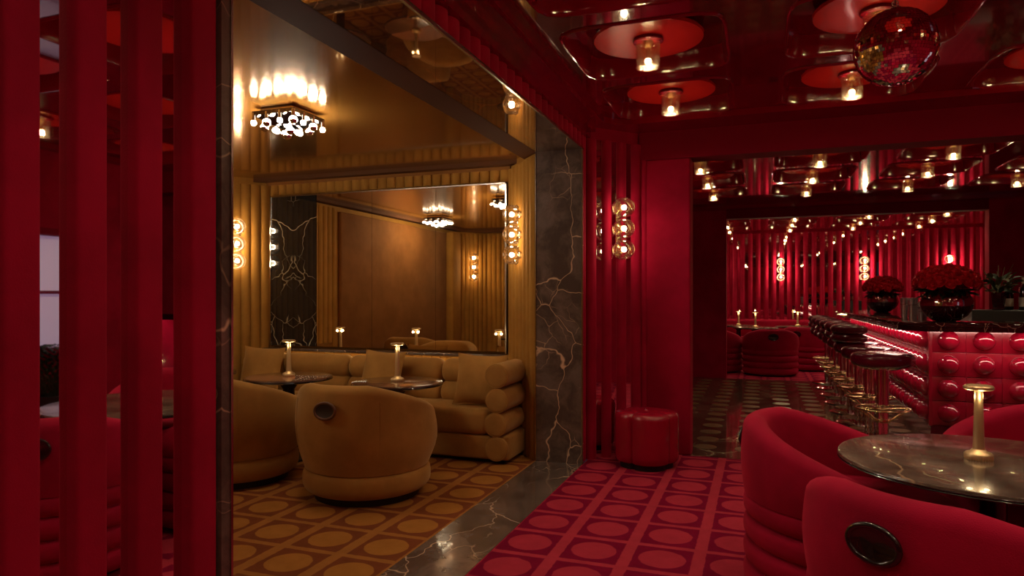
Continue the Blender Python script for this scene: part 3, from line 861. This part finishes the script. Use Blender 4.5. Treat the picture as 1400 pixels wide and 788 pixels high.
def pillow(wd, n=14):
    V, Fc = [], []
    for sgn in (1, -1):
        for i in range(n + 1):
            for j in range(n + 1):
                u, v = -1 + 2 * i / n, -1 + 2 * j / n
                q = (1 - abs(u) ** 2.6) * (1 - abs(v) ** 2.6)
                pin = 1 - 0.10 * (1 - abs(u) ** 3) * (abs(v) ** 2) - 0.0
                pin2 = 1 - 0.10 * (1 - abs(v) ** 3) * (abs(u) ** 2)
                wr = 0.006 * math.sin(7 * u + 4 * v) * q
                V.append((u * wd / 2 * pin2, sgn * (0.075 * q ** 0.6) + wr, v * wd / 2 * pin))
    m = (n + 1) ** 2
    for s in range(2):
        for i in range(n):
            for j in range(n):
                a = s * m + i * (n + 1) + j
                Fc.append((a, a + 1, a + n + 2, a + n + 1))
    return V, Fc
for (x, y, tilt, tz, lab) in ((-4.33, 5.13, -0.26, 0.12, 'square ochre velvet cushion by the two-tone table'),
                              (-3.06, 5.13, -0.26, -0.10, 'square ochre velvet cushion between the two lamp tables'),
                              (-2.13, 5.10, -0.28, 0.10, 'square ochre velvet cushion against the bolster arm')):
    o = mk('cushion', lambda: pillow(0.43), 'gold_velvet', None, (x, y, 0.625), (tilt, 0.03, tz), key='pillow')
    tag(o, lab, 'cushion', 'ochre cushions')

# ------------------------------------------------------------------ leather pouf
pf = thing('pouf', 'oxblood leather quatrefoil pouf at the mirrored corner', 'stool', (-0.82, 5.27, 0), 0.35)
lobes = lambda a, z: 0.80 + 0.20 * abs(math.cos(2 * a)) ** 0.5
mk('cushion_body', lathe([(0.0001, 0.045), (0.225, 0.045), (0.240, 0.06), (0.243, 0.10), (0.243, 0.38), (0.236, 0.405), (0.215, 0.418), (0.12, 0.428), (0.0001, 0.424)], 96, lobes), 'leather_red', pf, angle=70)
mk('plinth', lathe([(0.0001, 0), (0.20, 0), (0.20, 0.05), (0.0001, 0.05)], 64, lobes), 'plinth', pf)
mk('button', lathe([(0.0001, 0.424), (0.02, 0.424), (0.016, 0.432), (0.0001, 0.434)], 16), 'leather_red', pf)

# ------------------------------------------------------------------ mirror ball
mb = thing('mirror_ball', 'mirror-tiled disco ball hanging below the red ceiling', 'mirror ball', (0.557, 3.395, 2.393))
def ball(r=0.167, rows=38):
    V, Fc = [], []
    rnd = random.Random(3)
    for i in range(rows):
        t0, t1 = PI * i / rows, PI * (i + 1) / rows
        cnt = max(6, round(2 * PI * math.sin((t0 + t1) / 2) / (PI / rows)))
        for k in range(cnt):
            a0, a1 = 2 * PI * (k + 0.03) / cnt, 2 * PI * (k + 0.97) / cnt
            tt0 = t0 + 0.03 * (t1 - t0); tt1 = t1 - 0.03 * (t1 - t0)
            c = [Vector((math.sin(t) * math.cos(a), math.sin(t) * math.sin(a), math.cos(t))) * r for t, a in ((tt0, a0), (tt1, a0), (tt1, a1), (tt0, a1))]
            mid = sum(c, Vector()) / 4
            ax = Vector((rnd.uniform(-1, 1), rnd.uniform(-1, 1), rnd.uniform(-1, 1))).normalized()
            R = Matrix.Rotation(rnd.gauss(0, 0.055), 3, ax)
            o = len(V)
            V += [tuple(mid + R @ (p - mid) + mid.normalized() * 0.001) for p in c]
            Fc.append((o, o + 1, o + 2, o + 3))
    return V, Fc
tl = mk('mirror_tiles', ball(), 'mirror', mb, smooth=False)
tl['kind'] = 'stuff'
mk('core', sphere(0.1655, 40, 28), 'dark_chrome', mb)
mk('hanging_rod', tube([(0, 0, 0.16), (0, 0, 0.31)], 0.004, 8), 'steel_trim', mb)
mk('top_cap', merge(lathe([(0.0001, 0.160), (0.022, 0.160), (0.022, 0.176), (0.010, 0.184), (0.0001, 0.184)], 20), xf(ring(0.012, 0.003, 0, 16, 6), (0, 0, 0.195), (PI / 2, 0, 0))), 'steel_trim', mb)

# ------------------------------------------------------------------ bar
BX, BY = 1.40, 6.87
bar = thing('bar_counter', 'long bar with red lacquer studs and dark marble top', 'bar', (BX, BY, 0))
mk('body', prism([(0.02, 0.02), (3.05, 0.02), (3.05, 0.60), (0.60, 0.60), (0.60, 4.95), (0.02, 4.95)], 0.0, 1.035), 'bar_panel', bar, smooth=False)
mk('plinth', prism([(0.0, 0.0), (3.05, 0.0), (3.05, 0.1), (0.1, 0.1), (0.1, 4.95), (0.0, 4.95)], 0.0, 0.165), 'leather', bar, smooth=False)
top_poly = [(-0.30, 4.98), (-0.30, -0.12), (-0.10, -0.37), (3.05, -0.37), (3.05, 0.66), (0.62, 0.66), (0.62, 4.98)]
def bev_prism(poly, z0, z1, e):
    bm = bmesh.new()
    v, f = prism(poly, z0, z1)
    vs = [bm.verts.new(p) for p in v]
    for q in f: bm.faces.new([vs[i] for i in q])
    bmesh.ops.recalc_face_normals(bm, faces=bm.faces)
    ed = [x for x in bm.edges if abs(x.verts[0].co.z - x.verts[1].co.z) < 1e-6]
    bmesh.ops.bevel(bm, geom=ed, offset=e, segments=3, profile=0.5, affect='EDGES')
    bm.verts.index_update()
    r = [tuple(p.co) for p in bm.verts], [tuple(p.index for p in q.verts) for q in bm.faces]
    bm.free()
    return r
mk('counter_top', bev_prism(top_poly, 1.045, 1.078, 0.010), 'marble_red', bar)
def edge_strip(pts, wd, z0, z1):
    """rim following the outer edge of the top, inset by wd"""
    inn = [(pts[0][0] + wd, pts[0][1]), (pts[1][0] + wd, pts[1][1] + wd * 0.35), (pts[2][0] + wd * 0.45, pts[2][1] + wd), (pts[3][0], pts[3][1] + wd)]
    return prism(list(pts) + inn[::-1], z0, z1)
mk('counter_lip', edge_strip([(-0.285, 4.97), (-0.285, -0.112), (-0.092, -0.355), (3.05, -0.355)], 0.035, 1.004, 1.046), 'marble_red', bar, smooth=False)
TZ = [0.915, 0.705, 0.495, 0.283]
def tile(wd):
    return xf(rbox(wd - 0.0006, 0.022, 0.207, 0.003, 2), (0, -0.004, 0))
def stud(r=0.083):
    p = [(r, 0.0), (r * 0.985, 0.018), (r * 0.90, 0.042), (r * 0.72, 0.062), (r * 0.45, 0.076), (r * 0.2, 0.0815), (0.0001, 0.083)]
    v, f = lathe(p, 28)
    return xf((v, f), (0, -0.014, 0), (PI / 2, 0, 0))
for r_, z in enumerate(TZ):
    for k in range(11):
        tl_ = mk('panel_tile', lambda: tile(0.262), 'bar_panel', bar, (0.133 + 0.262 * k, 0.0, z), key='tileA')
        mk('stud', stud, 'stud', tl_, key='stud')
    for k in range(25):
        tl_ = mk('panel_tile', lambda: tile(0.196), 'bar_panel', bar, (0.0, 0.105 + 0.196 * k, z), (0, 0, -PI / 2), key='tileB')
        mk('stud', stud, 'stud', tl_, key='stud')
mk('corner_post', xf(rbox(0.03, 0.03, 0.87, 0.006), (-0.002, -0.002, 0.60)), 'bar_panel', bar)
mk('led_strip', merge(box(-0.235, -0.195, -0.05, 4.9, 1.036, 1.0445), box(-0.02, 3.0, -0.305, -0.265, 1.036, 1.0445)), 'led', bar, smooth=False)

bc = mk('back_counter', xf(rbox(2.45, 0.45, 1.157, 0.01), (0, 0, 0.5785)), 'green_black', None, (3.265, 8.42, 0))
tag(bc, 'dark back counter with bottles standing behind the bar', 'counter')

# ------------------------------------------------------------------ bar stools
def make_stool(label, loc, back, group):
    t = thing('bar_stool', label, 'bar stool', loc, 0, group)
    mk('base', lambda: lathe([(0.0001, 0), (0.215, 0), (0.22, 0.006), (0.20, 0.016), (0.07, 0.026), (0.0001, 0.028)], 40), 'chrome', t, key='stbase')
    mk('column', lambda: merge(*[tube([(0.030 * math.cos(a), 0.030 * math.sin(a), 0.02), (0.030 * math.cos(a), 0.030 * math.sin(a), 0.72)], 0.023, 14) for a in (0.785, 2.356, 3.927, 5.498)]), 'chrome', t, key='stcol')
    mk('seat_plate', lambda: lathe([(0.0001, 0.70), (0.16, 0.70), (0.20, 0.722), (0.0001, 0.722)], 32), 'chrome', t, key='stplate')
    mk('seat', lambda: lathe(rprof(0.24, 0.72, 0.832, 0.045, 6), 48), 'leather', t, key='stseat')
    fr = mk('foot_ring', lambda: merge(ring(0.205, 0.0085, 0.37, 40, 8), ring(0.062, 0.010, 0.37, 24, 8)), 'brass', t, key='string')
    for k in range(6):
        a = k * PI / 3 + 0.3
        mk('brace', lambda: merge(tube([(0.058, 0, 0.37), (0.205, 0, 0.37)], 0.0055, 6), tube([(0.06, 0, 0.27), (0.20, 0, 0.365)], 0.0055, 6)), 'brass', fr, rot=(0, 0, a), key='stbr')
    mk('collar', lambda: lathe([(0.0001, 0.255), (0.058, 0.255), (0.060, 0.262), (0.060, 0.278), (0.058, 0.285), (0.0001, 0.285)], 24), 'brass', t, key='stcl')
    if back:
        def rollarc(z, r, am=1.75):
            pts = [(0.225 * math.cos(PI + u * am) , 0.225 * math.sin(PI + u * am), z) for u in [-1 + 2 * k / 28 for k in range(29)]]
            rr = [r * (0.55 if i in (0, 28) else 0.85 if i in (1, 27) else 1) for i in range(29)]
            return tube(pts, rr, 14)
        mk('back_roll', lambda: rollarc(0.875, 0.045), 'leather', t, key='str1')
        mk('back_roll', lambda: rollarc(0.960, 0.048), 'leather', t, key='str2')
    return t
for k in range(8):
    if k < 2:
        make_stool(('backless oxblood leather bar stool next to the bar corner', 'backless oxblood leather bar stool next in the row after the one by the bar corner')[k], (0.95, 6.36 + 0.70 * k, 0), False, 'bar stools')
    else:
        make_stool('oxblood leather bar stool with low rolled back, %s stool from the bar corner' % ORD[k], (0.95, 6.36 + 0.70 * k, 0), True, 'backed bar stools')

# ------------------------------------------------------------------ roses in bowls, greenery, bottles, shakers
def rose_mesh():
    parts = []
    rnd = random.Random(5)
    for ly, (r, h, n, tilt) in enumerate(((0.040, 0.026, 5, 0.9), (0.031, 0.034, 5, 0.55), (0.022, 0.038, 4, 0.3), (0.012, 0.040, 3, 0.1))):
        for k in range(n):
            a = 2 * PI * (k + 0.37 * ly) / n
            V, Fc = [], []
            nu, nv = 5, 3
            for i in range(nu):
                for j in range(nv):
                    u = -1 + 2 * i / (nu - 1); v = j / (nv - 1)
                    an = a + u * (1.15 * PI / n)
                    rr = r * (0.35 + 0.65 * v ** 0.7) * (1 + 0.12 * (v == 1) * (1 - abs(u)))
                    z = h * v ** 1.2 * (1 - 0.22 * u * u * v) - 0.010 * tilt * v * v
                    V.append((rr * math.cos(an), rr * math.sin(an), z))
            for i in range(nu - 1):
                for j in range(nv - 1):
                    q = i * nv + j
                    Fc.append((q, q + nv, q + nv + 1, q + 1))
            parts.append((V, Fc))
    parts.append(sphere(0.026, 8, 6, (0, 0, 0.006)))
    return merge(*parts)
def leaf_shape(L=0.1, W=0.04):
    V = [(0, 0, 0), (L * 0.35, W / 2, 0.006), (L * 0.35, 0, -0.004), (L * 0.35, -W / 2, 0.006), (L * 0.72, W * 0.36, 0.004), (L * 0.72, 0, -0.006), (L * 0.72, -W * 0.36, 0.004), (L, 0, -0.012)]
    return V, [(0, 2, 1), (0, 3, 2), (1, 2, 5, 4), (2, 3, 6, 5), (4, 5, 7), (5, 6, 7)]
def rose_bowl(loc, lab_v, lab_b, n):
    v = thing('glass_bowl', lab_v, 'vase', loc, 0, 'rose bowls')
    mk('lower_bowl', lambda: lathe([(0.0001, 0.004), (0.07, 0.0), (0.10, 0.006), (0.155, 0.045), (0.192, 0.095), (0.203, 0.135), (0.198, 0.138), (0.0001, 0.136)], 48), 'wine_glass_bowl', v, key='bowl1')
    mk('glass_wall', lambda: shell_lathe([(0.203, 0.136), (0.206, 0.165), (0.196, 0.205), (0.170, 0.245), (0.140, 0.275), (0.138, 0.285)], 48), 'glass_silver', v, key='bowl2')
    b = thing('rose_bouquet', lab_b, 'flowers', (loc[0], loc[1], loc[2] + 0.27), 0, 'rose bouquets')
    rnd = random.Random(n)
    gold_a = PI * (3 - math.sqrt(5))
    for i in range(n):
        t = (i + 0.5) / n
        ph = math.acos(1 - t * 1.02)
        a = i * gold_a
        r = 0.228
        d = Vector((math.sin(ph) * math.cos(a), math.sin(ph) * math.sin(a), math.cos(ph)))
        p = Vector((d.x * r, d.y * r, 0.042 + d.z * 0.155))
        q = Vector((d.x, d.y, d.z * 1.3 + 0.15)).to_track_quat('Z', 'Y').to_euler()
        o = mk('rose', rose_mesh, 'rose', b, tuple(p), tuple(q), key='rose', angle=180)
        s = rnd.uniform(1.05, 1.3); o.scale = (s, s, s)
    mk('flower_core', lambda: merge(xf(sphere(1, 28, 14), (0, 0, 0.055), (0, 0, 0), (0.212, 0.212, 0.045)), xf(lathe([(0.212, 0.0), (0.20, 0.045), (0.16, 0.09), (0.09, 0.120), (0.0001, 0.128)], 28), (0, 0, 0.055))), 'rose_dark', b, key='rcore')
    for i in range(22):
        a = 2 * PI * i / 22 + rnd.uniform(-.1, .1)
        mk('leaf', lambda: leaf_shape(0.16, 0.07), 'leaf', b, (0.10 * math.cos(a), 0.10 * math.sin(a), rnd.uniform(-0.04, 0.02)), (rnd.uniform(-.5, .5), rnd.uniform(-.2, .4), a), key='rleaf')
    mk('stem_bundle', lambda: lathe([(0.0001, -0.15), (0.05, -0.15), (0.04, -0.06), (0.11, 0.03), (0.0001, 0.03)], 18), 'leaf', b, key='rstem')
M['glass_silver'] = glass('silvery_glass', (0.95, 0.80, 0.78), 0.62, 0.38)
M['rose_dark'] = simple('rose_dark', (0.16, 0.002, 0.005), 0.8)
rose_bowl((1.545, 6.99, 1.078), 'wide round glass bowl on the bar corner with dark red lower half', 'large dome of red roses in the bowl on the bar corner', 78)
rose_bowl((1.62, 10.85, 1.078), 'round glass bowl on the far stretch of the bar', 'dome of red roses in the bowl on the far stretch of the bar', 64)

gv = mk('cut_glass_vase', merge(lathe([(0.0001, 0.0), (0.055, 0.0), (0.058, 0.01), (0.05, 0.02), (0.056, 0.06), (0.064, 0.17), (0.066, 0.18), (0.0001, 0.18)], 12)), 'dark_vase', None, (2.30, 8.30, 1.157), smooth=False) if False else None
M['dark_vase'] = simple('dark_vase', (0.05, 0.012, 0.015), 0.06, 0.3, 0.8, 0.8)
gv = mk('cut_glass_vase', lathe([(0.0001, 0.0), (0.055, 0.0), (0.058, 0.012), (0.048, 0.022), (0.056, 0.07), (0.062, 0.12), (0.066, 0.18), (0.0001, 0.178)], 12), 'dark_vase', None, (2.30, 8.30, 1.157), smooth=False)
tag(gv, 'dark cut-glass vase holding leafy greenery on the back counter', 'vase')
gp = thing('greenery_bunch', 'bunch of olive leaves and twigs in the cut-glass vase', 'plant', (2.30, 8.30, 1.335))
rnd = random.Random(11)
for i in range(64):
    a = rnd.uniform(0, 2 * PI); h = rnd.uniform(-0.01, 0.15); rr = rnd.uniform(0.02, 0.15) * (0.6 + h * 2.2)
    mk('leaf', lambda: leaf_shape(0.11, 0.05), 'leaf_olive' if i % 3 else 'leaf', gp, (rr * math.cos(a), rr * math.sin(a), h), (rnd.uniform(-.6, .6), rnd.uniform(-1.1, .3), a), key=('oleaf', bool(i % 3)))
for i in range(9):
    a = rnd.uniform(0, 2 * PI); q = rnd.uniform(0.10, 0.19)
    mk('twig', tube([(0, 0, -0.02), (q * 0.4 * math.cos(a), q * 0.4 * math.sin(a), 0.12), (q * math.cos(a), q * math.sin(a), rnd.uniform(0.2, 0.29))], [0.004, 0.003, 0.002], 5), 'leaf_olive', gp)

def bottle(label, loc, s, lab, h=0.32, seal='paper'):
    t = thing('wine_bottle', label, 'bottle', loc, 0, 'bottles on the back counter')
    mk('glass_body', lathe([(0.0001, 0), (0.037, 0), (0.040, 0.006), (0.040, 0.185 * h / 0.32), (0.036, 0.21 * h / 0.32), (0.018, 0.235 * h / 0.32), (0.0145, 0.26 * h / 0.32), (0.0145, h - 0.01), (0.017, h - 0.008), (0.017, h), (0.0001, h)], 24), 'bottle_glass', t)
    mk('paper_label', shell_lathe([(0.0408, 0.035), (0.0408, 0.125 * h / 0.32)], 24), lab, t)
    mk('capsule', shell_lathe([(0.0155, h - 0.06), (0.0155, h - 0.012), (0.0178, h - 0.008), (0.0178, h + 0.001), (0.0001, h + 0.002)], 16), seal, t)
for (x, y, h, lb, seal, s) in ((2.43, 8.44, 0.30, 'paper', 'paper_wine', 'dark bottle with cream label right beside the leafy vase'),
                         (2.52, 8.30, 0.33, 'paper', 'paper', 'dark bottle with broad cream label and pale neck'),
                         (2.61, 8.32, 0.32, 'paper_wine', 'bottle_glass', 'dark bottle with maroon label'),
                         (2.70, 8.30, 0.34, 'paper', 'paper_wine', 'tall dark bottle with cream label past the maroon-labelled one'),
                         (2.56, 8.46, 0.35, 'paper_wine', 'paper_wine', 'tall dark bottle behind the cream-labelled ones'),
                         (2.79, 8.34, 0.31, 'paper', 'paper', 'dark bottle with cream label and pale neck farther along the counter')):
    bottle(s, (x, y, 1.157), h, lb, h, seal)

def shaker(label, loc, h, r):
    t = thing('cocktail_shaker', label, 'shaker', loc, 0, 'steel bar tins')
    mk('tin', lathe([(0.0001, 0), (r * 0.72, 0), (r * 0.74, 0.004), (r, h * 0.97), (r * 1.03, h * 0.985), (r * 1.03, h), (r * 0.95, h), (r * 0.92, h * 0.96), (0.0001, h * 0.94)], 24), 'steel', t)
    mk('rim_band', merge(ring(r * 0.93, 0.002, h * 0.70, 24, 6), ring(r * 1.0, 0.0025, h * 0.985, 24, 6)), 'steel_trim', t)
for (x, y, h, r, s) in ((1.275, 7.31, 0.205, 0.036, 'tall steel bar tin at the end of the cluster'), (1.325, 7.24, 0.20, 0.034, 'tall steel bar tin in front of the cluster'),
                        (1.36, 7.345, 0.205, 0.036, 'tall steel bar tin at the back of the cluster'), (1.40, 7.255, 0.165, 0.032, 'middle-height steel bar tin'),
                        (1.44, 7.33, 0.13, 0.030, 'short steel bar tin beside the rose bowl'), (1.39, 7.17, 0.115, 0.028, 'smallest steel bar tin near the counter edge')):
    shaker(s, (x, y, 1.078), h, r)

# ------------------------------------------------------------------ far banquette
bq = thing('banquette', 'long red velvet banquette along the far ribbed wall', 'sofa', (0.75, 15.28, 0))
mk('base', box(-3.6, 3.6, -0.24, 0.33, 0, 0.24), 'red_velvet', bq)
for k in range(6):
    mk('seat_cushion', lambda: rbox(1.19, 0.58, 0.20, 0.05), 'red_velvet', bq, (-3.0 + 1.2 * k, 0.0, 0.34), key='bqs')
    mk('back_cushion', lambda: rbox(1.19, 0.16, 0.40, 0.06), 'red_velvet', bq, (-3.0 + 1.2 * k, 0.27, 0.60), key='bqb')

# ------------------------------------------------------------------ window and shrub on the right-hand wall (seen in the mirror strips)
WX, WY0, WY1, WZ0, WZ1 = 3.6, 3.95, 4.62, 0.82, 1.86
wn_ = struct(mk('window_1', box(WX - 0.03, WX - 0.004, WY0, WY1, WZ0, WZ1), 'window_light', smooth=False), 'violet-lit window')
mk('window_frame', merge(box(WX - 0.06, WX, WY0 - 0.07, WY0, WZ0 - 0.07, WZ1 + 0.07), box(WX - 0.06, WX, WY1, WY1 + 0.07, WZ0 - 0.07, WZ1 + 0.07), box(WX - 0.06, WX, WY0, WY1, WZ0 - 0.07, WZ0),
                         box(WX - 0.06, WX, WY0, WY1, WZ1, WZ1 + 0.07), box(WX - 0.045, WX - 0.01, 4.27, 4.30, WZ0, WZ1), box(WX - 0.045, WX - 0.01, WY0, WY1, 1.32, 1.35)), 'red_beam', wn_, smooth=False)
sh = thing('box_shrub', 'dark clipped shrub in a planter below the violet window', 'plant', (3.28, 4.36, 0))
mk('planter', lathe([(0.0001, 0), (0.18, 0), (0.20, 0.42), (0.18, 0.42), (0.17, 0.38), (0.0001, 0.38)], 28), 'plinth', sh)
mk('foliage', merge(*[xf(leaf_shape(0.07, 0.035), (0.24 * math.cos(a) * math.sin(p), 0.24 * math.sin(a) * math.sin(p), 0.62 + 0.24 * math.cos(p)), (0.4 * math.sin(i), -p * 0.6, a)) for i, (a, p) in enumerate([(i * 2.39996, math.acos(1 - 1.9 * (i + .5) / 400)) for i in range(400)])]), 'leaf', sh)
